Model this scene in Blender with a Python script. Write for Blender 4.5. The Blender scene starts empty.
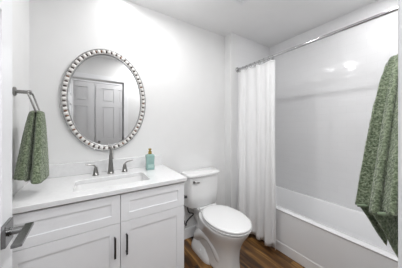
import bpy, bmesh, math, random
from mathutils import Vector, Matrix
random.seed(4)
sc = bpy.context.scene
COL = sc.collection
PI = math.pi

# ------------------------------------------------------------------ camera
YAW = math.radians(33.0); F = 174.0; CAMZ = 1.257
cd = bpy.data.cameras.new('camera'); cam = bpy.data.objects.new('camera', cd); COL.objects.link(cam)
cd.sensor_width = 36.0; cd.lens = F / 402 * 36.0; cd.clip_start = 0.02
cd.shift_y = -7.0 / 402
cam.location = (0, 0, CAMZ); cam.rotation_euler = (PI / 2, 0, -YAW)
sc.camera = cam
# ------------------------------------------------------------------ world, light, exposure
w = bpy.data.worlds.new('world'); sc.world = w; w.use_nodes = True
w.node_tree.nodes['Background'].inputs[0].default_value = (0.95, 0.97, 1, 1)
w.node_tree.nodes['Background'].inputs[1].default_value = 1.0
LIGHT_CAN = 1.0; LIGHT_DOME_UP = 2.2; LIGHT_DOME = 5.0; LIGHT_HALL_FILL = 95.0; LIGHT_TUB_FILL = 3.6; LIGHT_SIDE_FILL = 10.5; LIGHT_AMB_FILL = 2.0
sc.view_settings.view_transform = 'Standard'; sc.view_settings.look = 'None'
sc.view_settings.gamma = 1; sc.view_settings.use_curve_mapping = False
sc.view_settings.exposure = 0.0

# ------------------------------------------------------------------ materials
def nt(name):
    m = bpy.data.materials.new(name); m.use_nodes = True
    return m, m.node_tree, m.node_tree.nodes['Principled BSDF']
def mat(name, col, rough=0.5, metal=0.0, coat=0.0, bump=0.0, bscale=60, var=0.0, vscale=8, **kw):
    m, t, p = nt(name)
    p.inputs['Base Color'].default_value = (*col, 1); p.inputs['Roughness'].default_value = rough
    p.inputs['Metallic'].default_value = metal; p.inputs['Coat Weight'].default_value = coat
    for k, v in kw.items(): p.inputs[k.replace('_', ' ')].default_value = v
    tc = t.nodes.new('ShaderNodeTexCoord')
    if bump:
        n = t.nodes.new('ShaderNodeTexNoise'); n.inputs['Scale'].default_value = bscale; n.inputs['Detail'].default_value = 3
        b = t.nodes.new('ShaderNodeBump'); b.inputs['Strength'].default_value = bump; b.inputs['Distance'].default_value = 0.004
        t.links.new(tc.outputs['Object'], n.inputs['Vector']); t.links.new(n.outputs['Fac'], b.inputs['Height'])
        t.links.new(b.outputs['Normal'], p.inputs['Normal'])
    n = t.nodes.new('ShaderNodeTexNoise'); n.inputs['Scale'].default_value = vscale; n.inputs['Detail'].default_value = 5
    r = t.nodes.new('ShaderNodeValToRGB')
    r.color_ramp.elements[0].position = 0.35; r.color_ramp.elements[1].position = 0.65
    r.color_ramp.elements[0].color = (*[c * (1 - var) for c in col], 1)
    r.color_ramp.elements[1].color = (*[min(1, c * (1 + var * .5)) for c in col], 1)
    t.links.new(tc.outputs['Object'], n.inputs['Vector']); t.links.new(n.outputs['Fac'], r.inputs['Fac'])
    t.links.new(r.outputs['Color'], p.inputs['Base Color'])
    return m
M = {}
M['paint'] = mat('wall paint', (.80, .80, .80), .55, bump=.05, bscale=250, var=.01)
M['ceil'] = mat('ceiling paint', (.88, .88, .885), .8, bump=.06, bscale=200, var=.01)
M['trim'] = mat('trim paint', (.84, .845, .86), .3, var=.01)
M['door'] = mat('door paint', (.80, .81, .83), .3, var=.01)
M['halldoor'] = mat('hall door paint', (.80, .80, .81), .4, var=.01)
M['cab'] = mat('cabinet paint', (.86, .865, .885), .32, var=.012)
M['quartz'] = mat('white quartz', (.77, .77, .775), .12, coat=.3, var=.03, vscale=45)
M['porc'] = mat('porcelain', (.80, .80, .80), .07, coat=.5, var=.005)
M['seat'] = mat('seat plastic', (.79, .79, .79), .18, var=.005)
M['tub'] = mat('tub acrylic', (.90, .90, .91), .12, coat=.3, var=.005)
M['nickel'] = mat('brushed nickel', (.30, .295, .285), .28, metal=1, var=.05, vscale=90)
M['chrome'] = mat('chrome', (.55, .55, .56), .12, metal=1, var=.03)
M['darkm'] = mat('dark bronze', (.05, .05, .052), .35, metal=.8, var=.1)
M['handle'] = mat('door handle nickel', (.24, .24, .24), .25, metal=1, var=.05, vscale=90)
M['black'] = mat('black rubber', (.02, .02, .02), .5, var=.1)
M['bead'] = mat('white bead', (.80, .78, .76), .35, var=.08, vscale=30)
M['spacer'] = mat('dark bead spacer', (.07, .05, .045), .5, var=.4, vscale=40)
M['amber'] = mat('brown bead spacer', (.20, .10, .06), .4, var=.4, vscale=40)
M['rim'] = mat('silver rim', (.45, .45, .45), .3, metal=1, var=.05)
M['curtain'] = mat('curtain cloth', (.93, .93, .935), .8, bump=.25, bscale=400, var=.01, Transmission_Weight=0.0)
M['gold'] = mat('gold cap', (.62, .45, .14), .25, metal=.9, var=.1)
M['liquid'] = mat('teal glass', (.27, .43, .40), .08, coat=.6, var=.1, vscale=20)
M['label'] = mat('pale label', (.38, .54, .51), .4, var=.05)
M['lens'] = mat('lamp lens', (.9, .9, .9), .4)
M['lens'].node_tree.nodes['Principled BSDF'].inputs['Emission Color'].default_value = (1, .98, .95, 1)
M['lens'].node_tree.nodes['Principled BSDF'].inputs['Emission Strength'].default_value = 6
m, t, p = nt('mirror glass'); p.inputs['Metallic'].default_value = 1; p.inputs['Roughness'].default_value = .01
p.inputs['Base Color'].default_value = (.80, .80, .80, 1); M['mirror'] = m

def towel_mat(name, dark, mid, light):
    m, t, p = nt(name); p.inputs['Roughness'].default_value = .95; p.inputs['Sheen Weight'].default_value = .3
    tc = t.nodes.new('ShaderNodeTexCoord')
    n1 = t.nodes.new('ShaderNodeTexNoise'); n1.inputs['Scale'].default_value = 105; n1.inputs['Detail'].default_value = 3
    n2 = t.nodes.new('ShaderNodeTexVoronoi'); n2.inputs['Scale'].default_value = 130
    mx = t.nodes.new('ShaderNodeMath'); mx.operation = 'ADD'
    ml = t.nodes.new('ShaderNodeMath'); ml.operation = 'MULTIPLY'; ml.inputs[1].default_value = .45
    r = t.nodes.new('ShaderNodeValToRGB'); e = r.color_ramp.elements
    e[0].position = .45; e[0].color = (*dark, 1); e[1].position = .95; e[1].color = (*light, 1)
    k = e.new(.68); k.color = (*mid, 1)
    b = t.nodes.new('ShaderNodeBump'); b.inputs['Strength'].default_value = 1; b.inputs['Distance'].default_value = .006
    L = t.links
    L.new(tc.outputs['Object'], n1.inputs['Vector']); L.new(tc.outputs['Object'], n2.inputs['Vector'])
    L.new(n2.outputs['Distance'], ml.inputs[0]); L.new(n1.outputs['Fac'], mx.inputs[0]); L.new(ml.outputs[0], mx.inputs[1])
    L.new(mx.outputs[0], r.inputs['Fac']); L.new(r.outputs['Color'], p.inputs['Base Color'])
    L.new(mx.outputs[0], b.inputs['Height']); L.new(b.outputs['Normal'], p.inputs['Normal'])
    return m
M['towel'] = towel_mat('green terry', (.058, .082, .042), (.125, .162, .095), (.26, .305, .205))
M['hem'] = mat('green hem', (.20, .26, .17), .9, bump=.5, bscale=300, var=.1)

m = M['curtain']; t = m.node_tree; p = t.nodes['Principled BSDF']
tr = t.nodes.new('ShaderNodeBsdfTranslucent'); tr.inputs['Color'].default_value = (.9, .9, .9, 1)
mx = t.nodes.new('ShaderNodeMixShader'); mx.inputs[0].default_value = .08
t.links.new(p.outputs[0], mx.inputs[1]); t.links.new(tr.outputs[0], mx.inputs[2]); t.links.new(mx.outputs[0], t.nodes['Material Output'].inputs[0])
# subway tile
def tile_mat(name, axis):
    m, t, p = nt(name); L = t.links
    tc = t.nodes.new('ShaderNodeTexCoord'); sp = t.nodes.new('ShaderNodeSeparateXYZ'); cb = t.nodes.new('ShaderNodeCombineXYZ')
    L.new(tc.outputs['Object'], sp.inputs[0]); L.new(sp.outputs[axis], cb.inputs[0]); L.new(sp.outputs['Z'], cb.inputs[1])
    b = t.nodes.new('ShaderNodeTexBrick'); L.new(cb.outputs[0], b.inputs['Vector'])
    b.inputs['Scale'].default_value = 1; b.inputs['Brick Width'].default_value = .155; b.inputs['Row Height'].default_value = .078
    b.inputs['Mortar Size'].default_value = .0012; b.inputs['Mortar Smooth'].default_value = .3
    b.inputs['Color1'].default_value = (.85, .85, .86, 1); b.inputs['Color2'].default_value = (.86, .86, .87, 1)
    b.inputs['Mortar'].default_value = (.81, .81, .82, 1)
    L.new(b.outputs['Color'], p.inputs['Base Color'])
    p.inputs['Roughness'].default_value = .09; p.inputs['Coat Weight'].default_value = .2
    # each glazed tile is set a hair out of plane
    w2 = t.nodes.new('ShaderNodeTexBrick'); L.new(cb.outputs[0], w2.inputs['Vector'])
    for k, v in (('Scale', 1), ('Brick Width', .155), ('Row Height', .078), ('Mortar Size', 0)): w2.inputs[k].default_value = v
    w2.inputs['Color1'].default_value = (0, 0, 0, 1); w2.inputs['Color2'].default_value = (1, 1, 1, 1)
    wn = t.nodes.new('ShaderNodeTexWhiteNoise'); wn.noise_dimensions = '3D'; L.new(w2.outputs['Color'], wn.inputs['Vector'])
    sb = t.nodes.new('ShaderNodeVectorMath'); sb.operation = 'SUBTRACT'; sb.inputs[1].default_value = (.5, .5, .5)
    L.new(wn.outputs['Color'], sb.inputs[0])
    sl = t.nodes.new('ShaderNodeVectorMath'); sl.operation = 'SCALE'; sl.inputs['Scale'].default_value = .03
    L.new(sb.outputs[0], sl.inputs[0])
    no = t.nodes.new('ShaderNodeTexNoise'); no.inputs['Scale'].default_value = 9; L.new(tc.outputs['Object'], no.inputs['Vector'])
    bp = t.nodes.new('ShaderNodeBump'); bp.inputs['Strength'].default_value = .25; bp.inputs['Distance'].default_value = .004
    L.new(no.outputs['Fac'], bp.inputs['Height'])
    bp2 = t.nodes.new('ShaderNodeBump'); bp2.inputs['Strength'].default_value = .2; bp2.inputs['Distance'].default_value = .001; bp2.invert = True
    L.new(b.outputs['Fac'], bp2.inputs['Height']); L.new(bp.outputs['Normal'], bp2.inputs['Normal'])
    ad = t.nodes.new('ShaderNodeVectorMath'); ad.operation = 'ADD'; L.new(bp2.outputs['Normal'], ad.inputs[0]); L.new(sl.outputs[0], ad.inputs[1])
    nm = t.nodes.new('ShaderNodeVectorMath'); nm.operation = 'NORMALIZE'; L.new(ad.outputs[0], nm.inputs[0]); L.new(nm.outputs[0], p.inputs['Normal'])
    return m
M['tileY'] = tile_mat('glazed subway tile along y', 'Y'); M['tileX'] = tile_mat('glazed subway tile along x', 'X')

# wood plank floor, boards running away from the door
def wood_mat():
    m, t, p = nt('wood planks'); L = t.links
    tc = t.nodes.new('ShaderNodeTexCoord'); sp = t.nodes.new('ShaderNodeSeparateXYZ'); cb = t.nodes.new('ShaderNodeCombineXYZ')
    L.new(tc.outputs['Object'], sp.inputs[0]); L.new(sp.outputs['Y'], cb.inputs[0]); L.new(sp.outputs['X'], cb.inputs[1])
    b = t.nodes.new('ShaderNodeTexBrick'); L.new(cb.outputs[0], b.inputs['Vector'])
    for k, v in (('Scale', 1), ('Brick Width', .9), ('Row Height', .12), ('Mortar Size', .0015)): b.inputs[k].default_value = v
    b.inputs['Color1'].default_value = (0, 0, 0, 1); b.inputs['Color2'].default_value = (1, 1, 1, 1); b.inputs['Mortar'].default_value = (.5, .5, .5, 1)
    mp = t.nodes.new('ShaderNodeMapping'); mp.inputs['Scale'].default_value = (16, 2.2, 1); L.new(tc.outputs['Object'], mp.inputs[0])
    ad = t.nodes.new('ShaderNodeVectorMath'); ad.operation = 'ADD'; L.new(mp.outputs[0], ad.inputs[0])
    s2 = t.nodes.new('ShaderNodeVectorMath'); s2.operation = 'SCALE'; s2.inputs['Scale'].default_value = 7; L.new(b.outputs['Color'], s2.inputs[0]); L.new(s2.outputs[0], ad.inputs[1])
    n = t.nodes.new('ShaderNodeTexNoise'); n.inputs['Scale'].default_value = 1; n.inputs['Detail'].default_value = 6; n.inputs['Distortion'].default_value = .9
    L.new(ad.outputs[0], n.inputs['Vector'])
    mm = t.nodes.new('ShaderNodeMath'); mm.operation = 'MULTIPLY_ADD'; mm.inputs[1].default_value = .22
    L.new(b.outputs['Color'], mm.inputs[0]); L.new(n.outputs['Fac'], mm.inputs[2])
    r = t.nodes.new('ShaderNodeValToRGB'); e = r.color_ramp.elements
    e[0].position = .40; e[0].color = (.008, .003, .0015, 1); e[1].position = .82; e[1].color = (.36, .19, .055, 1)
    k = e.new(.52); k.color = (.055, .022, .006, 1); k = e.new(.66); k.color = (.15, .068, .018, 1)
    L.new(mm.outputs[0], r.inputs['Fac'])
    mx = t.nodes.new('ShaderNodeMix'); mx.data_type = 'RGBA'; L.new(b.outputs['Fac'], mx.inputs[0]); L.new(r.outputs['Color'], mx.inputs[6]); mx.inputs[7].default_value = (.02, .012, .008, 1)
    L.new(mx.outputs[2], p.inputs['Base Color']); p.inputs['Roughness'].default_value = .38
    bp = t.nodes.new('ShaderNodeBump'); bp.inputs['Strength'].default_value = .3; bp.inputs['Distance'].default_value = .003
    L.new(n.outputs['Fac'], bp.inputs['Height']); L.new(bp.outputs['Normal'], p.inputs['Normal'])
    return m
M['wood'] = wood_mat()

# ------------------------------------------------------------------ helpers
def obj(name, bm, material, parent=None, loc=(0, 0, 0), smooth=None, bevel=0, sub=0, solid=0, label=None):
    bmesh.ops.recalc_face_normals(bm, faces=bm.faces)
    me = bpy.data.meshes.new(name); bm.to_mesh(me); bm.free()
    me.materials.append(M[material] if isinstance(material, str) else material)
    o = bpy.data.objects.new(name, me); COL.objects.link(o); o.location = loc
    if parent: o.parent = parent
    if smooth is not None:
        for f in me.polygons: f.use_smooth = True
        if smooth > 0:
            me.set_sharp_from_angle(angle=math.radians(smooth))
    if solid:
        md = o.modifiers.new('s', 'SOLIDIFY'); md.thickness = solid; md.offset = 0
    if bevel:
        md = o.modifiers.new('b', 'BEVEL'); md.width = bevel; md.segments = 3; md.limit_method = 'ANGLE'; md.angle_limit = math.radians(40)
        for f in me.polygons: f.use_smooth = True
        if smooth is None: me.set_sharp_from_angle(angle=math.radians(50))
        md.harden_normals = True
    if sub:
        md = o.modifiers.new('u', 'SUBSURF'); md.levels = sub; md.render_levels = sub
    if label: o['label'] = label
    return o
def thing(name, label, cat, loc=(0, 0, 0), group=None):
    o = bpy.data.objects.new(name, None); COL.objects.link(o); o.location = loc; o.empty_display_size = .05
    o['label'] = label; o['category'] = cat
    if group: o['group'] = group
    return o
def tag(o, label, cat, group=None):
    o['label'] = label; o['category'] = cat
    if group: o['group'] = group
    return o
def struct(o):
    o['kind'] = 'structure'; return o
def box(bm, x0, x1, y0, y1, z0, z1):
    v = [bm.verts.new((x, y, z)) for x in (x0, x1) for y in (y0, y1) for z in (z0, z1)]
    for f in ((0, 1, 3, 2), (4, 6, 7, 5), (0, 4, 5, 1), (2, 3, 7, 6), (0, 2, 6, 4), (1, 5, 7, 3)):
        bm.faces.new([v[i] for i in f])
    return bm
def B(*a): return box(bmesh.new(), *a)
def loft(bm, loops, cap=True, closed=True):
    rows = [[bm.verts.new(p) for p in lp] for lp in loops]
    n = len(rows[0]); e = n if closed else n - 1
    for a, b in zip(rows, rows[1:]):
        for i in range(e):
            bm.faces.new((a[i], a[(i + 1) % n], b[(i + 1) % n], b[i]))
    if cap and closed:
        bm.faces.new(rows[0]); bm.faces.new(rows[-1][::-1])
    return rows
def lathe(bm, prof, axis='z', c=(0, 0, 0), n=28, cap=True):
    loops = []
    for r, h in prof:
        lp = []
        for i in range(n):
            a = 2 * PI * i / n; u, v = r * math.cos(a), r * math.sin(a)
            p = {'z': (u, v, h), 'x': (h, u, v), 'y': (u, h, v)}[axis]
            lp.append((p[0] + c[0], p[1] + c[1], p[2] + c[2]))
        loops.append(lp)
    loft(bm, loops, cap); return bm
def tube(bm, pts, r, n=12, closed=False, flat=None):
    """sweep a circle (or an ellipse when flat=(a,b)) along pts; r number or list"""
    pts = [Vector(p) for p in pts]; N = len(pts); loops = []; up = Vector((0, 0, 1)); prev = None
    for i, p in enumerate(pts):
        if closed: t = (pts[(i + 1) % N] - pts[i - 1])
        else: t = pts[min(i + 1, N - 1)] - pts[max(i - 1, 0)]
        t.normalize()
        if prev is None:
            a = t.cross(up)
            if a.length < .05: a = t.cross(Vector((1, 0, 0)))
        else: a = prev - t * prev.dot(t)
        a.normalize(); b = t.cross(a); prev = a
        rr = r[i] if isinstance(r, (list, tuple)) else r
        fa, fb = flat if flat else (1, 1)
        loops.append([p + a * (rr * fa * math.cos(2 * PI * k / n)) + b * (rr * fb * math.sin(2 * PI * k / n)) for k in range(n)])
    if closed: loops.append(loops[0])
    rows = loft(bm, loops, cap=not closed)
    if closed: bmesh.ops.remove_doubles(bm, verts=bm.verts, dist=1e-6)
    return bm
def rrect(cx, cy, hx, hy, r, n=6):
    out = []
    for sx, sy, a0 in ((1, 1, 0), (-1, 1, 90), (-1, -1, 180), (1, -1, 270)):
        for k in range(n + 1):
            a = math.radians(a0 + 90 * k / n)
            out.append((cx + sx * (hx - r) + r * math.cos(a), cy + sy * (hy - r) + r * math.sin(a)))
    return out
def egg(cx, w, yf, yb, ym, n=40, pw=1.0):
    out = []
    for i in range(n):
        a = 2 * PI * i / n; s, c = math.sin(a), math.cos(a)
        sx = math.copysign(abs(s) ** pw, s); cy = math.copysign(abs(c) ** pw, c)
        out.append((cx + w * sx, ym - (ym - yf) * cy if c > 0 else ym - (yb - ym) * cy))
    return out
def bez(p0, p1, p2, p3, n=12):
    p0, p1, p2, p3 = map(Vector, (p0, p1, p2, p3)); r = []
    for i in range(n + 1):
        t = i / n; r.append(p0 * (1 - t) ** 3 + p1 * 3 * t * (1 - t) ** 2 + p2 * 3 * t * t * (1 - t) + p3 * t ** 3)
    return r

# ------------------------------------------------------------------ room shell
XL, XT, XR = -.357, 1.497, 2.27
YN, YB, YA = .065, 1.74, 1.618
YO, YH = -.05, -.80
ZC = 2.44
DX0, DX1, DH = -.205, .537, 2.05
struct(obj('floor', B(-1.4, XR + .1, YH - .1, YB + .1, -.08, 0), 'wood'))
struct(obj('ceiling', B(-1.4, XR + .1, YH - .1, YB + .1, ZC, ZC + .08), 'ceil'))
struct(obj('wall_back', B(XL - .1, XT + .06, YB, YB + .1, 0, ZC), 'paint'))
struct(obj('wall_left', B(XL - .1, XL, YN, YB, 0, ZC), 'paint'))
struct(obj('wall_wing', B(XT, XT + .085, YA, YB, 0, ZC), 'paint'))
struct(obj('wall_alcove', B(XT + .085, XR, YA, YB + .1, 0, ZC), 'tileX'))
struct(obj('wall_right', B(XR, XR + .1, YO, YB + .1, 0, ZC), 'tileY'))
bm = B(XL - .1, DX0, YO, YN, 0, ZC); box(bm, DX1, XR, YO, YN, 0, ZC); box(bm, DX0, DX1, YO, YN, DH, ZC)
struct(obj('wall_front', bm, 'paint'))
struct(obj('wall_hall', B(-1.4, XR + .1, YH - .1, YH, 0, ZC), 'paint'))
struct(obj('wall_hall_end', B(-1.5, -1.4, YH - .1, YN, 0, ZC), 'paint'))
bm = B(-1.4, XL - .1, YO, YN, 0, ZC)
struct(obj('wall_hall_side', bm, 'paint'))
# door lining and casing on the bathroom side
bm = B(DX1, DX1 + .012, YO, YN, 0, DH)
box(bm, DX1 + .006, DX1 + .075, YN, YN + .016, 0, DH + .075)
box(bm, DX0 - .14, DX1 + .006, YN, YN + .016, DH + .006, DH + .075)
box(bm, DX0 - .14, DX0 - .075, YN, YN + .016, 0, DH + .006)
struct(obj('trim_1', bm, 'trim', bevel=.003))
def base(name, *a): return struct(obj(name, B(*a), 'trim', bevel=.004))
base('baseboard_back', .66, XT - .014, YB - .014, YB, 0, .115)
base('baseboard_wing', XT - .014, XT, YA - .0, YB - .014, 0, .115)
base('baseboard_left', XL, XL + .014, YN, 1.20, 0, .115)

def panel_door(name, x0, x1, z1, plane, panels, normal, thick=.035, stile=.1, dp=.012, matn='door'):
    """flat slab with raised-and-fielded panels; plane = coordinate of the visible face, slab lies behind it"""
    bm = bmesh.new()
    s = -1 if normal > 0 else 1
    def bx(a, b, c, d, d0, d1):
        lo, hi = sorted((plane + s * d0, plane + s * d1)); return (a, b, lo, hi, c, d)
    out = [bx(x0, x1, .01, z1, dp - .001, thick)]
    xs = sorted({x0, x1} | {v for p in panels for v in p[:2]}); zs = sorted({.01, z1} | {v for p in panels for v in p[2:]})
    for a, b in zip(xs, xs[1:]):
        for c, d in zip(zs, zs[1:]):
            mx, mz = (a + b) / 2, (c + d) / 2
            if not any(p[0] < mx < p[1] and p[2] < mz < p[3] for p in panels): out.append(bx(a, b, c, d, 0, dp))
    for p in panels: out.append(bx(p[0] + .032, p[1] - .032, p[2] + .032, p[3] - .032, .004, dp))
    return out

# bathroom door, standing open along the left
DFX = -.212
out = panel_door('d', .075, .83, 2.03, DFX, [(.16, .41, z0, z1) for z0, z1 in ((.22, .78), (.95, 1.6), (1.72, 1.93))] +
                 [(.495, .745, z0, z1) for z0, z1 in ((.22, .78), (.95, 1.6), (1.72, 1.93))], 1)
bm = bmesh.new()
for a in out: box(bm, a[2], a[3], a[0], a[1], a[4], a[5])
d1 = struct(obj('door_1', bm, 'door'))
hz, hy = .934, .770
bm = B(DFX, DFX + .010, hy - .033, hy + .033, hz - .033, hz + .033)
rose = obj('door_handle', bm, 'handle', d1, bevel=.0015)
bm = bmesh.new(); lathe(bm, [(.0125, DFX + .008), (.0125, DFX + .012), (.0105, DFX + .013), (.0105, -.158)], 'x', (0, hy, hz), 20)
obj('neck', bm, 'handle', rose, smooth=40)
bm = B(-.171, -.149, hy - .116, hy + .012, hz + .002, hz + .011)
obj('lever', bm, 'handle', rose, bevel=.0015)
bm = B(DFX - .0335, DFX - .002, .8295, .832, hz - .03, hz + .03)
obj('latch_plate', bm, 'handle', d1, label='nickel latch plate on door edge')

# closet doors in the hall, seen in the mirror
def sixpanel(x0, x1, z1):
    mid = (x0 + x1) / 2; r = []
    for a, b in ((x0 + .11, mid - .045), (mid + .045, x1 - .11)):
        for c, d in ((.25, .85), (1.0, 1.68), (1.78, z1 - .10)): r.append((a, b, c, d))
    return r
for nm, x0, x1 in (('door_2', -.66, .105), ('door_3', .135, .90)):
    bm = bmesh.new()
    for a in panel_door('h', x0, x1, 2.17, YH + .045, sixpanel(x0, x1, 2.17), 1, dp=.02): box(bm, *a)
    o = struct(obj(nm, bm, 'halldoor'))
    kx = x1 - .06 if nm == 'door_2' else x0 + .06
    bm = bmesh.new(); lathe(bm, [(.012, YH + .045), (.012, YH + .07), (.026, YH + .08), (.024, YH + .10), (.005, YH + .105)], 'y', (kx, 0, .95), 18)
    obj('door_knob', bm, 'nickel', o, smooth=40)
bm = B(-.75, -.67, YH, YH + .03, 0, 2.18); box(bm, .91, .99, YH, YH + .03, 0, 2.18); box(bm, -.75, .99, YH, YH + .03, 2.18, 2.27)
box(bm, .108, .132, YH, YH + .02, 0, 2.18)
struct(obj('trim_2', bm, 'trim', bevel=.004))

# ------------------------------------------------------------------ lamps
def can_light(name, label, x, y, r, energy, size, dz, dome=False):
    t = thing(name, label, 'light', (x, y, ZC - dz))
    bm = bmesh.new()
    if dome:
        lathe(bm, [(r, dz - .001), (r, .025), (r - .012, .018), (r - .018, .018), (r - .018, .03)], n=40, cap=False)
        obj('rim', bm, 'trim', t, smooth=40)
        bm = bmesh.new(); lathe(bm, [(r - .015, .028), (r - .03, .010), (r * .6, .002), (.01, 0)], n=40)
    else:
        lathe(bm, [(r, dz - .0005), (r, .002), (r - .018, 0), (r - .022, .006)], n=40, cap=False)
        obj('rim', bm, 'trim', t, smooth=40)
        bm = bmesh.new(); lathe(bm, [(r - .021, .005), (.01, .004)], n=40)
    obj('lens', bm, 'lens', t, smooth=40)
    for kind, part_, dz_ in ((('POINT', LIGHT_DOME_UP / LIGHT_DOME if energy == LIGHT_DOME else .8, -.11), ('AREA', 1, -.004)) if dome else (('AREA', 1, -.004),)):
        ld = bpy.data.lights.new('lamp', kind); ld.energy = energy * part_; ld.color = (1, 1, 1)
        if kind == 'POINT': ld.shadow_soft_size = size * .4
        else: ld.shape = 'DISK'; ld.size = size
        lo = bpy.data.objects.new('lamp', ld); COL.objects.link(lo); lo.parent = t; lo.location = (0, 0, dz_)
    return t
can_light('recessed_light', 'small round recessed ceiling light above the oval mirror', .25, 1.60, .065, LIGHT_CAN, .09, .008)
can_light('recessed_light', 'added unseen ceiling fill light above the large green towel', .80, .34, .065, LIGHT_SIDE_FILL, .10, .008)  # added fill with no known fixture, brightens the tub apron and room
can_light('recessed_light', 'added unseen ceiling fill light over the near end of the bathtub', 1.85, .33, .065, LIGHT_TUB_FILL, .10, .008)  # invented lamp, kept out of view to lift the tub and tile
can_light('ceiling_light', 'round flush ceiling light in front of the vanity', .50, 1.20, .13, LIGHT_DOME, .12, .05, True)
can_light('ceiling_light', 'added unseen ceiling fill light in the hall behind the doorway', .70, -.40, .12, LIGHT_AMB_FILL, .12, .05, True)  # extra lamp put in to brighten the jamb, door and mirrored hall
t = can_light('hall_fill_spot', 'added unseen ceiling fill spot in the hall aimed through the doorway', .04, -.57, .11, .02, .12, .008)  # made-up spot fixture, fill for the cabinet fronts and lower parts
ld = bpy.data.lights.new('lamp', 'SPOT'); ld.energy = LIGHT_HALL_FILL; ld.spot_size = math.radians(85); ld.spot_blend = .6; ld.shadow_soft_size = .17; ld.color = (.98, .99, 1)
lo = bpy.data.objects.new('lamp', ld); COL.objects.link(lo); lo.parent = t; lo.location = (0, 0, -.03)
lo.rotation_euler = Vector((.55, 1.65, -1.75)).to_track_quat('-Z', 'Y').to_euler()

t = thing('exhaust_fan', 'white square ceiling exhaust fan grille above the toilet area', 'exhaust fan', (1.10, 1.05, ZC))
bm = B(-.13, .13, -.13, .13, -.030, -.001)
obj('housing', bm, 'trim', t, bevel=.006)
bm = bmesh.new()
for k in range(9): box(bm, -.10, .10, -.104 + k * .026 - .005, -.104 + k * .026 + .005, -.036, -.030)
obj('grille', bm, 'trim', t)
# ------------------------------------------------------------------ bathtub
TX0, TX1, TY0, TY1, TZ = 1.625, XR - .001, .07, YA - .002, .425
t = thing('bathtub', 'white alcove bathtub with plain apron set against the tiled wall', 'bathtub', (TX0, TY0, 0))
def T(lp, z): return [(x - TX0, y - TY0, z) for x, y in lp]
cx, cy, hx, hy_ = (TX0 + TX1) / 2, (TY0 + TY1) / 2, (TX1 - TX0) / 2, (TY1 - TY0) / 2
bm = bmesh.new()
ocx = (TX0 + .012 + TX1) / 2; ohx = (TX1 - TX0 - .012) / 2
loops = [T(rrect(ocx, cy, ohx, hy_, .004), TZ - .024), T(rrect(cx + .003, cy, hx - .003, hy_, .006), TZ - .020), T(rrect(cx, cy, hx, hy_, .006), TZ - .008),
         T(rrect(cx, cy, hx - .006, hy_ - .003, .01), TZ - .002), T(rrect(cx, cy, hx - .014, hy_ - .01, .012), TZ),
         T(rrect(cx + .005, cy, hx - .062, hy_ - .07, .09), TZ - .001), T(rrect(cx + .005, cy, hx - .072, hy_ - .08, .09), TZ - .010),
         T(rrect(cx + .005, cy, hx - .095, hy_ - .12, .11), TZ - .2), T(rrect(cx + .005, cy, hx - .12, hy_ - .17, .12), .11),
         T(rrect(cx + .005, cy, hx - .16, hy_ - .22, .1), .085)]
rows = loft(bm, loops, cap=False); bm.faces.new(rows[-1])
obj('basin', bm, 'tub', t, smooth=50)
bm = B(.007, .03, 0, TY1 - TY0, .096, TZ - .012)                    # apron field
box(bm, .003, .03, 0, TY1 - TY0, .0, .088)
v = [bm.verts.new(p) for p in ((.003, 0, .088), (.007, 0, .096), (.03, 0, .096), (.03, 0, .088), (.003, TY1 - TY0, .088), (.007, TY1 - TY0, .096), (.03, TY1 - TY0, .096), (.03, TY1 - TY0, .088))]
for f in ((0, 1, 2, 3), (4, 7, 6, 5), (0, 4, 5, 1), (1, 5, 6, 2), (2, 6, 7, 3), (3, 7, 4, 0)): bm.faces.new([v[i] for i in f])
obj('apron', bm, 'tub', t)

# ------------------------------------------------------------------ curtain rod, rings, curtain
RX, RZ = 1.607, 1.990
t = thing('curtain_rod', 'straight chrome shower curtain rod high across the tub opening', 'curtain rod', (RX, YN, RZ))
bm = bmesh.new(); lathe(bm, [(.0125, .004), (.0125, YA - YN - .004)], 'y', n=24); obj('rod', bm, 'chrome', t, smooth=40)
for s in (0, 1):
    L_ = YA - YN
    pr = [(.032, 0), (.032, .006), (.022, .012), (.017, .026), (.0128, .028)]
    if s: pr = [(r, L_ - h) for r, h in pr]
    bm = bmesh.new(); lathe(bm, pr, 'y', n=24); obj('flange', bm, 'chrome', t, smooth=40)
CY0, CY1, NF = 1.592, 1.040, 4.6
CTOP, CBOT = 1.955, .045
def cpt(s, v):
    """curtain surface: s 0 far end .. 1 near end, v 0 top .. 1 bottom"""
    y = CY0 + (CY1 + .035 - CY0) * s - .045 * v ** .7 * s + .03 * math.sin(s * 2 * PI) * .35
    ph = s * NF * 2 * PI
    amp = (.013 + .012 * v) * (1 + .35 * math.sin(s * 9 + 1)) * (min(1, (1 - s) * 9 + .25))
    x = RX - .006 - .045 * v ** .6 + amp * math.sin(ph + .5 * math.sin(v * 3 + s * 5)) + .004 * math.sin(v * 9 + s * 20)
    y += .010 * math.sin(2 * ph) * .6
    z = CTOP + (CBOT - CTOP) * v
    if v < .03: z -= .006 * (1 - math.cos(ph * 1.2)) * (1 - v / .03)
    return (x, y, z)
bm = bmesh.new(); NS, NV = 190, 50
loft(bm, [[cpt(i / NS, j / NV) for i in range(NS + 1)] for j in range(NV + 1)], cap=False, closed=False)
cur = tag(obj('shower_curtain', bm, 'curtain', smooth=0, solid=.002), 'white fabric shower curtain gathered at the far end of the rod', 'curtain')
bm = bmesh.new()
for j0, j1 in ((0, 1), ):
    loft(bm, [[(cpt(i / NS, v)[0] - .0022, cpt(i / NS, v)[1], cpt(i / NS, v)[2]) for i in range(NS + 1)] for v in (.0005, .012)], cap=False, closed=False)
obj('hem', bm, 'curtain', cur, smooth=0, solid=.0016)
ring_src = None
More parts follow.
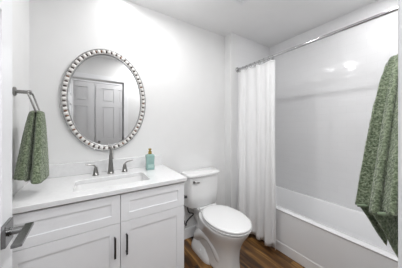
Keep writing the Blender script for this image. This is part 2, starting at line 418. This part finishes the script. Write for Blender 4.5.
for k in range(9):
    s = (k + .45) / 9.1; y = cpt(s, 0)[1]
    if ring_src is None:
        bm = bmesh.new(); tube(bm, [(.019 * math.sin(a), 0, .019 * math.cos(a) * 1.25) for a in [2 * PI * i / 22 for i in range(22)]], .0018, 8, closed=True)
        bmesh.ops.rotate(bm, verts=bm.verts, cent=(0, 0, 0), matrix=Matrix.Rotation(.15, 3, 'Z'))
        o = ring_src = obj('curtain_ring', bm, 'nickel', smooth=0)
    else:
        o = ring_src.copy(); COL.objects.link(o)
    o.location = (RX, y, RZ - .009)
    tag(o, 'small metal ring holding the white shower curtain on the rod', 'curtain ring', 'rings on the shower curtain rod')

# ------------------------------------------------------------------ vanity
VX0, VX1, VF, VT = XL + .004, .628, 1.205, .838
t = thing('vanity_cabinet', 'light grey shaker vanity cabinet with drawers over doors', 'cabinet', ((VX0 + VX1) / 2, (VF + YB) / 2, 0))
ox, oy = (VX0 + VX1) / 2, (VF + YB) / 2
def VB(x0, x1, y0, y1, z0, z1, bm=None): return box(bm or bmesh.new(), x0 - ox, x1 - ox, y0 - oy, y1 - oy, z0, z1)
bm = VB(VX0, VX0 + .018, VF + .02, YB - .002, .10, VT); VB(VX1 - .018, VX1, VF + .02, YB - .002, .10, VT, bm); VB(VX0 + .018, VX1 - .018, YB - .014, YB - .002, .10, VT, bm)
VB(VX0 + .018, VX1 - .018, VF + .02, YB - .014, .10, .118, bm); VB(VX0, VX1 - .02, VF + .07, VF + .085, 0, .10, bm); VB(VX0 + .018, VX1 - .018, VF + .02, VF + .036, VT - .012, VT, bm)
VB(VX0 + .018, VX1 - .018, VF + .02, VF + .036, .635, .665, bm); VB(VX0, VX0 + .018, VF + .085, YB - .002, 0, .10, bm); VB(VX1 - .038, VX1 - .02, VF + .085, YB - .002, 0, .10, bm)
obj('carcass', bm, 'cab', t)
def shaker(x0, x1, z0, z1, fr):
    bm = VB(x0, x1, VF + .006, VF + .0195, z0, z1)
    for a in ((x0, x0 + fr, z0, z1), (x1 - fr, x1, z0, z1), (x0 + fr, x1 - fr, z0, z0 + fr), (x0 + fr, x1 - fr, z1 - fr, z1)):
        VB(a[0], a[1], VF, VF + .009, a[2], a[3], bm)
    return bm
XD = .1735
for x0, x1 in ((VX0 + .002, XD - .0015), (XD + .0015, VX1 - .002)):
    obj('drawer_front', shaker(x0, x1, .6505, VT - .009, .052), 'cab', t, bevel=.0008)
    o = obj('door', shaker(x0, x1, .104, .6475, .062), 'cab', t, bevel=.0008)
    px = XD - .034 if x0 < 0 else XD + .034
    bm = bmesh.new()
    box(bm, px - .0055 - ox, px + .0055 - ox, VF - .031 - oy, VF - .021 - oy, .450, .575)
    for z in (.458, .567): box(bm, px - .004 - ox, px + .004 - ox, VF - .022 - oy, VF + .0 - oy, z - .004, z + .004)
    obj('handle', bm, 'darkm', o, bevel=.001, label='dark slim bar pull')

CX0, CX1, CYF, CZ0, CZ1 = XL + .001, .642, 1.183, .840, .870
SX, SY, SHX, SHY = .157, 1.408, .232, .128
t = thing('countertop', 'white quartz countertop on the grey vanity, sink cut into it', 'countertop', (0, 0, 0))
bm = bmesh.new()
outer = [(CX0, CYF), (CX1, CYF), (CX1, YB - .001), (CX0, YB - .001)]; inner = rrect(SX, SY, SHX, SHY, .03, 5)
def ring_(lp):
    vs = [bm.verts.new((x, y, CZ1)) for x, y in lp]; return [bm.edges.new((vs[i], vs[(i + 1) % len(vs)])) for i in range(len(vs))]
es = ring_(outer) + ring_(inner)
bmesh.ops.triangle_fill(bm, use_beauty=True, edges=es)
r = bmesh.ops.extrude_face_region(bm, geom=bm.faces[:])
bmesh.ops.translate(bm, verts=[v for v in r['geom'] if isinstance(v, bmesh.types.BMVert)], vec=(0, 0, CZ0 - CZ1))
obj('slab', bm, 'quartz', t, bevel=.004)
tag(obj('backsplash', B(CX0, CX1, YB - .022, YB - .001, CZ1 + .0003, .970), 'quartz', bevel=.003), 'low white quartz backsplash strip along the wall behind the faucet', 'backsplash')
# sink
t = thing('sink', 'white rectangular undermount sink set in the quartz countertop', 'sink', (SX, SY, .70))
bm = bmesh.new()
def S(hx, hy, r, z): return [(x, y, z - .70) for x, y in rrect(0, 0, hx, hy, r, 5)]
rows = loft(bm, [S(SHX + .02, SHY + .02, .04, .8385), S(SHX + .003, SHY + .003, .033, .8385), S(SHX - .004, SHY - .004, .035, .80), S(SHX - .012, SHY - .012, .045, .735), S(SHX - .05, SHY - .045, .05, .717), S(.03, .03, .029, .712)], cap=False)
bm.faces.new(rows[-1]); obj('bowl', bm, 'porc', t, smooth=60, solid=.003)
bm = bmesh.new(); lathe(bm, [(.022, .0125), (.022, .016), (.016, .017), (.004, .0155)], n=20); obj('drain', bm, 'nickel', t, smooth=40)
# faucet
FX, FY = .160, 1.632
t = thing('faucet', 'brushed nickel widespread faucet with two lever handles behind sink', 'faucet', (FX, FY, CZ1 + .0008))
bm = bmesh.new()
lathe(bm, [(.027, 0), (.027, .005), (.0235, .009), (.021, .03), (.017, .08), (.0135, .13), (.0125, .155)], n=24)
obj('spout_base', bm, 'nickel', t, smooth=40)
bm = bmesh.new()
pts = bez((0, 0, .14), (0, .006, .215), (0, -.040, .235), (0, -.085, .205), 10) + bez((0, -.085, .205), (0, -.110, .188), (0, -.130, .165), (0, -.136, .140), 8)[1:]
tube(bm, pts, [.0115 - .0002 * i for i in range(len(pts))], 14, flat=(1.15, .9))
obj('spout', bm, 'nickel', t, smooth=40)
for s in (-1, 1):
    hx_ = s * .108
    bm = bmesh.new()
    lathe(bm, [(.025, 0), (.025, .004), (.021, .008), (.0165, .032), (.0125, .052), (.0125, .058), (.010, .064)], c=(hx_, 0, 0), n=22)
    h = obj('handle', bm, 'nickel', t, smooth=40)
    bm = bmesh.new()
    pts = bez((hx_ - s * .004, 0, .055), (hx_ + s * .004, 0, .085), (hx_ + s * .028, -.003, .086), (hx_ + s * .068, -.008, .094), 10)
    tube(bm, pts, [.011, .011, .0105, .010, .0095, .009, .009, .009, .009, .0085, .006], 12, flat=(1.0, .55))
    obj('lever', bm, 'nickel', h, smooth=40)
# soap bottle
t = thing('soap_bottle', 'teal glass bottle with a gold cap on the countertop', 'bottle', (.474, 1.585, CZ1 + .0008))
bm = bmesh.new()
pr = [(.033, .0), (.037, .006), (.037, .03), (.0345, .06), (.0355, .09), (.038, .118), (.036, .133), (.022, .139), (.014, .142)]
loft(bm, [[(x, y * .72, z) for x, y in rrect(0, 0, r, r, r * .35, 5)] for r, z in pr])
obj('body', bm, 'liquid', t, smooth=60)
bm = bmesh.new(); lathe(bm, [(.0155, .1415), (.0155, .166), (.008, .168), (.008, .178), (.0135, .179), (.0135, .190), (.004, .192)], n=20); c = obj('cap', bm, 'gold', t, smooth=40)
obj('nozzle', B(-.004, .004, -.034, -.010, .181, .188), 'gold', c, bevel=.001)
obj('paper_label', B(-.024, .024, -.0285, -.0268, .02, .05), 'label', t, label='pale band across the bottle')

# ------------------------------------------------------------------ mirror
MX, MZ, MA, MB_ = .146, 1.492, .322, .438
t = thing('wall_mirror', 'oval wall mirror with a white beaded frame above the vanity', 'mirror', (MX, YB, MZ))
def el(a, b, y, n=120): return [(a * math.cos(2 * PI * i / n), y, b * math.sin(2 * PI * i / n)) for i in range(n)]
bm = bmesh.new()
loft(bm, [el(MA, MB_, 0), el(MA, MB_, -.016), el(MA - .036, MB_ - .036, -.016), el(MA - .036, MB_ - .036, 0)], cap=False)
obj('frame', bm, 'bead', t, smooth=40)
for nm, d, r_ in (('outer_rim', -.002, .0045), ('inner_rim', .039, .0042)):
    bm = bmesh.new(); tube(bm, el(MA - d, MB_ - d, -.016, 110), r_, 8, closed=True); obj(nm, bm, 'rim', t, smooth=0)
bm = bmesh.new(); a = el(MA - .037, MB_ - .037, -.008)
vs = [bm.verts.new(p) for p in a]; bm.faces.new(vs)
vs2 = [bm.verts.new((p[0], -.002, p[2])) for p in a]; bm.faces.new(vs2[::-1])
for i in range(len(vs)): bm.faces.new((vs[i], vs2[i], vs2[(i + 1) % len(vs)], vs[(i + 1) % len(vs)]))
obj('mirror_glass', bm, 'mirror', t)
# beads evenly by arc length
Nb = 58; samp = 4000; am, bmn = MA - .018, MB_ - .018; P = []; cum = [0]
for i in range(samp + 1):
    a = 2 * PI * i / samp; P.append((am * math.cos(a), bmn * math.sin(a)))
    if i: cum.append(cum[-1] + math.dist(P[-1], P[-2]))
src = None; dark = {}; j = 0
for k in range(2 * Nb):
    target = cum[-1] * (k + .5) / (2 * Nb)
    while cum[j] < target: j += 1
    x, z = P[j]; a = 2 * PI * j / samp
    ang = math.atan2(math.sin(a) / bmn, math.cos(a) / am)
    if k % 2:
        kind = random.choice(['spacer', 'spacer', 'amber'])
        if kind not in dark:
            bm = bmesh.new(); bmesh.ops.create_uvsphere(bm, u_segments=12, v_segments=8, radius=1)
            for v in bm.verts: v.co = Vector((v.co.x * .0125, v.co.y * .011, v.co.z * .0068))
            o = dark[kind] = obj('spacer_bead', bm, kind, t, smooth=0, label='dark spacer bead')
        else: o = dark[kind].copy(); COL.objects.link(o); o.parent = t
    elif src is None:
        bm = bmesh.new(); bmesh.ops.create_uvsphere(bm, u_segments=14, v_segments=10, radius=1)
        for v in bm.verts: v.co = Vector((v.co.x * .0165, v.co.y * .010, v.co.z * .0150))
        o = src = obj('bead', bm, 'bead', t, smooth=0)
    else:
        o = src.copy(); COL.objects.link(o); o.parent = t
    o.location = (x, -.018, z); o.rotation_euler = (0, -ang, 0)

# ------------------------------------------------------------------ toilet
TXc = 1.05
t = thing('toilet', 'white two-piece toilet beside the vanity with its lid closed', 'toilet', (TXc, 1.34, 0))
def Z(lp, z): return [(x - TXc, y - 1.34, z) for x, y in lp]
bm = bmesh.new()
secs = [(.0, .125, 1.075, 1.665, 1.33, .72), (.012, .127, 1.070, 1.668, 1.33, .72), (.05, .120, 1.075, 1.66, 1.33, .74), (.12, .116, 1.075, 1.65, 1.32, .76),
        (.20, .118, 1.065, 1.64, 1.30, .80), (.27, .138, 1.035, 1.62, 1.26, .88), (.33, .165, .995, 1.585, 1.23, .95), (.375, .181, .966, 1.56, 1.22, .97), (.395, .184, .960, 1.55, 1.22, .97), (.400, .178, .966, 1.545, 1.22, .97)]
loft(bm, [Z(egg(TXc, w_, yf, yb, ym, 44, pw), z) for z, w_, yf, yb, ym, pw in secs])
obj('bowl', bm, 'porc', t, smooth=60, sub=1)
bm = bmesh.new()                                                     # foot flare and trapway hump on either side
for s in (-1, 1):
    tube(bm, [(s * .045, .28, .04), (s * .060, .20, .13), (s * .066, .10, .215), (s * .066, -.02, .24), (s * .064, -.12, .16), (s * .060, -.17, .04)],
         [.060, .070, .072, .070, .062, .050], 18)
obj('trapway', bm, 'porc', t, smooth=0, sub=1)
bm = bmesh.new()
loft(bm, [Z(rrect(TXc, 1.45, .150, .200, .11), 0), Z(rrect(TXc, 1.45, .152, .202, .11), .02), Z(rrect(TXc, 1.45, .146, .195, .11), .045), Z(rrect(TXc, 1.46, .125, .175, .10), .085), Z(rrect(TXc, 1.48, .09, .14, .08), .16)])
obj('foot', bm, 'porc', t, smooth=60)
for s in (-1, 1):
    bm = bmesh.new(); lathe(bm, [(.014, .040), (.014, .062), (.010, .070), (.003, .073)], c=(s * .131, .08, 0), n=16); obj('bolt_cap', bm, 'seat', t, smooth=50)
bm = bmesh.new()
loft(bm, [Z(rrect(TXc, 1.52, .07, .11, .03), .26), Z(rrect(TXc, 1.54, .085, .115, .03), .36), Z(rrect(TXc, 1.56, .10, .12, .03), .395), Z(rrect(TXc, 1.56, .10, .12, .03), .408)])
obj('tank_shelf', bm, 'porc', t, smooth=60)
bm = bmesh.new()
def tank(hw, yf, yb, z, bow):
    lp = rrect(TXc, (yf + yb) / 2, hw, (yb - yf) / 2, .035, 6); out = []
    for x, y in lp:
        k = max(0, ((yf + yb) / 2 - y) / ((yb - yf) / 2)); out.append((x - TXc, y - bow * k * (1 - ((x - TXc) / hw) ** 2) - 1.34, z))
    return out
def dense(lp, m=4):
    o = []
    for i in range(len(lp)):
        a, b = Vector(lp[i]), Vector(lp[(i + 1) % len(lp)])
        n_ = m if (a - b).length > .06 else 1
        for k in range(n_): o.append(a.lerp(b, k / n_))
    return o
def tank2(hw, yf, yb, z, bow):
    lp = rrect(TXc, (yf + yb) / 2, hw, (yb - yf) / 2, .035, 6)
    lp3 = dense([(x, y, z) for x, y in lp], 10); out = []
    for p_ in lp3:
        k = 1 if p_.y < (yf + yb) / 2 else 0
        out.append((p_.x - TXc, p_.y - bow * k * max(0, 1 - ((p_.x - TXc) / hw) ** 2) - 1.34, z))
    return out
loft(bm, [tank2(.168, 1.560, 1.715, .409, .016), tank2(.182, 1.548, 1.718, .43, .020), tank2(.190, 1.543, 1.72, .56, .022), tank2(.196, 1.545, 1.72, .735, .02)])
obj('tank', bm, 'porc', t, smooth=50)
bm = bmesh.new()
loft(bm, [tank2(.198, 1.540, 1.722, .7355, .022), tank2(.208, 1.530, 1.725, .742, .024), tank2(.210, 1.528, 1.726, .757, .024), tank2(.204, 1.534, 1.722, .768, .024), tank2(.19, 1.552, 1.705, .772, .02)])
obj('tank_lid', bm, 'porc', t, smooth=50)
bm = bmesh.new()
loft(bm, [Z(egg(TXc, a, yf, yb, 1.21, 48, .95), z) for a, yf, yb, z in ((.172, .965, 1.46, .401), (.183, .951, 1.472, .406), (.184, .949, 1.473, .415), (.176, .960, 1.465, .4185))])
obj('seat', bm, 'seat', t, smooth=50)
bm = bmesh.new()
loft(bm, [Z(egg(TXc, a, yf, yb, 1.21, 48, .95), z) for a, yf, yb, z in ((.170, .966, 1.462, .419), (.182, .951, 1.472, .4255), (.184, .949, 1.474, .434), (.180, .954, 1.468, .441), (.165, .975, 1.45, .4445), (.10, 1.05, 1.38, .447))])
lid = obj('seat_lid', bm, 'seat', t, smooth=50)
for s in (-1, 1):
    bm = bmesh.new(); lathe(bm, [(.011, -.03), (.012, -.028), (.012, .028), (.011, .03)], 'x', (s * .075, .145, .425), 14)
    obj('hinge', bm, 'seat', t, smooth=50)
bm = bmesh.new(); lathe(bm, [(.013, .196), (.013, .186), (.010, .182)], 'y', (-.140, -.003, .69), 16)
fl = obj('flush_lever', bm, 'nickel', t, smooth=40)
bm = bmesh.new(); tube(bm, [(-.142, .180, .69), (-.118, .170, .688), (-.088, .164, .684)], [.005, .0055, .004], 10, flat=(1, 1.4)); obj('lever_arm', bm, 'nickel', fl, smooth=0)
# supply line
t = thing('water_supply_line', 'black flexible water hose curving between wall valve and toilet tank', 'hose', (.93, 1.72, .19))
def W(p): return (p[0] - .93, p[1] - 1.72, p[2] - .19)
bm = bmesh.new(); pts = bez((.862, 1.62, .408), (.862, 1.62, .33), (.99, 1.50, .40), (.985, 1.55, .30), 14) ; 
pts = bez(W((.895, 1.64, .414)), W((.895, 1.64, .34)), W((.90, 1.62, .345)), W((.945, 1.63, .325)), 12) + bez(W((.945, 1.63, .325)), W((1.01, 1.645, .29)), W((.90, 1.67, .27)), W((.895, 1.68, .20)), 12)[1:]
tube(bm, pts, .0070, 10); obj('hose', bm, 'black', t, smooth=0)
bm = bmesh.new(); lathe(bm, [(.022, .019), (.022, .016), (.007, .015), (.007, -.025), (.011, -.026), (.011, -.045), (.004, -.047)], 'y', W((.895, 1.72, .19)), 16); obj('valve', bm, 'nickel', t, smooth=40)
# toilet paper holder on cabinet side
t = thing('toilet_paper_holder', 'small dark toilet paper holder on the side of the vanity', 'toilet paper holder', (VX1, 1.27, .68))
bm = bmesh.new(); lathe(bm, [(.022, 0), (.022, .006), (.009, .009), (.008, .045), (.012, .047), (.012, .055), (.004, .057)], 'x', n=18); obj('post', bm, 'darkm', t, smooth=40)
bm = bmesh.new(); lathe(bm, [(.006, 0), (.006, .13), (.009, .131), (.009, .138)], 'y', (.048, 0, 0), 14); obj('bar', bm, 'darkm', t, smooth=40)

# ------------------------------------------------------------------ towel ring and hand towel (left wall)
RY, RZ2 = 1.42, 1.462
t = thing('towel_ring', 'brushed nickel towel ring on the left wall', 'towel ring', (XL, RY, RZ2))
bm = bmesh.new(); lathe(bm, [(.026, 0), (.026, .007), (.022, .010), (.010, .012), (.010, .060), (.013, .062), (.013, .074), (.010, .076)], 'x', n=22)
obj('post', bm, 'nickel', t, smooth=40)
TW = .060; TILT = .30; HH = .125
def rp(a, b):   # a along y, b down
    return (.068 + b * math.sin(TILT), a, -b * math.cos(TILT))
pts = []
cr = .012
for cxa, cyb, a0 in ((TW - cr, cr, -90), (TW - cr, HH - cr, 0), (-TW + cr, HH - cr, 90), (-TW + cr, cr, 180)):
    for k in range(5):
        a = math.radians(a0 + 22.5 * k); pts.append(rp(cxa + cr * math.cos(a), cyb + cr * math.sin(a)))
bm = bmesh.new(); tube(bm, pts, .0048, 10, closed=True); obj('ring', bm, 'nickel', t, smooth=0)

def fold_loft(center, radii, ztop, zbot, fold, hemz, nth=96, nz=46, rot=0.0, capt=True, ease=.7):
    """a hanging bunch of cloth: closed horizontal sections that open out downwards"""
    bm = bmesh.new(); loops = []
    for j in range(nz + 1):
        v = j / nz; lp = []
        e = v ** ease
        for i in range(nth):
            a = 2 * PI * i / nth
            zb = zbot + hemz(a)
            z = ztop + (zb - ztop) * v
            f = 1 + fold(a, v)
            rx = (radii[0][0] + (radii[1][0] - radii[0][0]) * e) * f; ry = (radii[0][1] + (radii[1][1] - radii[0][1]) * e) * f
            x = rx * math.cos(a); y = ry * math.sin(a)
            cr_, sr_ = math.cos(rot), math.sin(rot)
            c0 = center(v)
            lp.append((c0[0] + x * cr_ - y * sr_, c0[1] + x * sr_ + y * cr_, z))
        loops.append(lp)
    # round the top over the bar, and tuck the hem inward
    top = [[(loops[0][i][0] * .0 + center(0)[0] * (1 - k) + loops[0][i][0] * k, center(0)[1] * (1 - k) + loops[0][i][1] * k, ztop + dz) for i in range(nth)] for k, dz in ((.25, .010), (.7, .007))]
    ins = []
    for k, dz in ((.93, .003), (.86, .05)):
        c1 = center(1); ins.append([(c1[0] + (p[0] - c1[0]) * k, c1[1] + (p[1] - c1[1]) * k, p[2] + dz) for p in loops[-1]])
    loft(bm, top + loops + ins, cap=True)
    return bm
ringbot = (XL + .068 + HH * math.sin(TILT), RY, RZ2 - HH * math.cos(TILT))
def fo(a, v):
    # pinch where the front and back halves meet
    d1_ = math.exp(-((a - 4.58) / .17) ** 2); d2_ = math.exp(-((a - 1.3) / .2) ** 2)
    return -.72 * (.45 + .55 * v ** .35) * d1_ - .3 * v ** .4 * d2_ + .05 * math.sin(5 * a + 1) * v + .02 * math.sin(11 * a) * v
bm = fold_loft(lambda v: (ringbot[0] - .006 - .014 * v, RY - .05 * v, 0), ((.032, .054), (.072, .108)), ringbot[2] + .004, .960,
               fo, lambda a: .012 * math.sin(a * 2 + .4) + (.012 if 3.0 < a < 4.35 else 0), rot=.12)
for v in bm.verts:
    r_ = random.uniform(-.0010, .0010); v.co.x += r_; v.co.y += random.uniform(-.0010, .0010)
    v.co.x = max(v.co.x, XL + .006)
tag(obj('hand_towel', bm, 'towel', smooth=0), 'green terry hand towel bunched through the towel ring above countertop', 'towel')

# ------------------------------------------------------------------ bath towel on a hook on the front wall
t = thing('towel_hook', 'small nickel wall hook carrying the large green towel', 'hook', (1.25, YN, 1.572))
bm = bmesh.new(); lathe(bm, [(.022, 0), (.022, .006), (.008, .009), (.007, .05)], 'y', n=18); hk = obj('mount', bm, 'nickel', t, smooth=40)
bm = bmesh.new(); tube(bm, bez((0, .045, 0), (0, .10, -.01), (0, .122, -.005), (0, .125, .010), 8), .006, 10); obj('prong', bm, 'nickel', t, smooth=0)
HA = Vector((1.235, .185, 1.592))
def sheet(bm, left, right, bottomL, bottomR, sag, waves, ph, amp, ns=40, nv=60, th=.008, curve=0.0, bulge=0.0):
    """cloth panel: fans out from the hook to the hem bottomL-bottomR"""
    A = Vector(left); Bq = Vector(right); C = Vector(bottomL); D = Vector(bottomR)
    out = []
    for j in range(nv + 1):
        v = j / nv; row = []
        for i in range(ns + 1):
            s = i / ns
            eL = v ** sag[0]; eR = v ** sag[1]
            pl = Vector((A.x + (C.x - A.x) * eL, A.y + (C.y - A.y) * eL, A.z + (C.z - A.z) * v))
            pr = Vector((Bq.x + (D.x - Bq.x) * eR, Bq.y + (D.y - Bq.y) * eR, Bq.z + (D.z - Bq.z) * v))
            p_ = pl.lerp(pr, s)
            # push along the view-free normal of the panel
            nrm = (D - C).cross(Vector((0, 0, -1))).normalized()
            p_ += nrm * (amp * (.3 + .7 * v) * math.sin(s * waves * 2 * PI + ph + 1.2 * v) * math.sin(PI * min(1, .12 + s * .88)))
            p_ += nrm * random.uniform(-.0009, .0009)
            p_ -= nrm * bulge * math.sin(PI * s) * v ** .5
            p_.z += curve * math.sin(PI * s) * v
            row.append(p_)
        out.append(row)
    rows = loft(bm, out, cap=False, closed=False)
bm = bmesh.new()
# left panel, far panel, front panel with hem, panel that shows below it, and the bulk behind
sheet(bm, HA + Vector((-.02, .012, 0)), HA + Vector((.01, -.01, .006)), (.950, .258, .928), (1.04, .214, .955), (.62, .8), 1.2, .4, .016, bulge=.035)
sheet(bm, HA + Vector((-.005, .008, -.02)), HA + Vector((.01, -.01, -.01)), (.972, .256, .925), (1.032, .186, .768), (.64, .8), 1.0, 1.0, .006)
sheet(bm, HA + Vector((-.020, -.002, .004)), HA + Vector((.0, -.05, -.004)), (.905, .206, .932), (.935, .112, .976), (.80, .8), 2.2, 2.6, .024, bulge=.035)
sheet(bm, HA + Vector((.004, .006, -.02)), HA + Vector((.02, -.04, -.02)), (.930, .206, .928), (.992, .138, .745), (.78, .8), 1.0, 1.0, .006)
sheet(bm, HA + Vector((-.006, .014, -.004)), HA + Vector((.05, .0, -.01)), (.995, .256, .96), (1.26, .27, .90), (.62, .8), 2.2, .3, .012)
sheet(bm, HA + Vector((.02, -.04, -.01)), HA + Vector((.05, .0, -.01)), (.96, .112, .90), (1.27, .10, .86), (.8, .8), 2.2, .3, .012)
bt = tag(obj('bath_towel', bm, 'towel', smooth=0, solid=.010), 'large green terry bath towel hanging in front of the tub beside doorway', 'towel')
for a, b, bl in (((.905, .206, .932), (.935, .112, .976), .035), ((.950, .258, .928), (1.04, .214, .955), .035)):
    a, b = Vector(a), Vector(b); nrm = (b - a).cross(Vector((0, 0, -1))).normalized()
    bm = bmesh.new(); tube(bm, [a.lerp(b, k / 12) - nrm * (bl * math.sin(PI * k / 12) + .002) for k in range(13)], .0065, 8)
    obj('hem', bm, 'hem', bt, smooth=0)
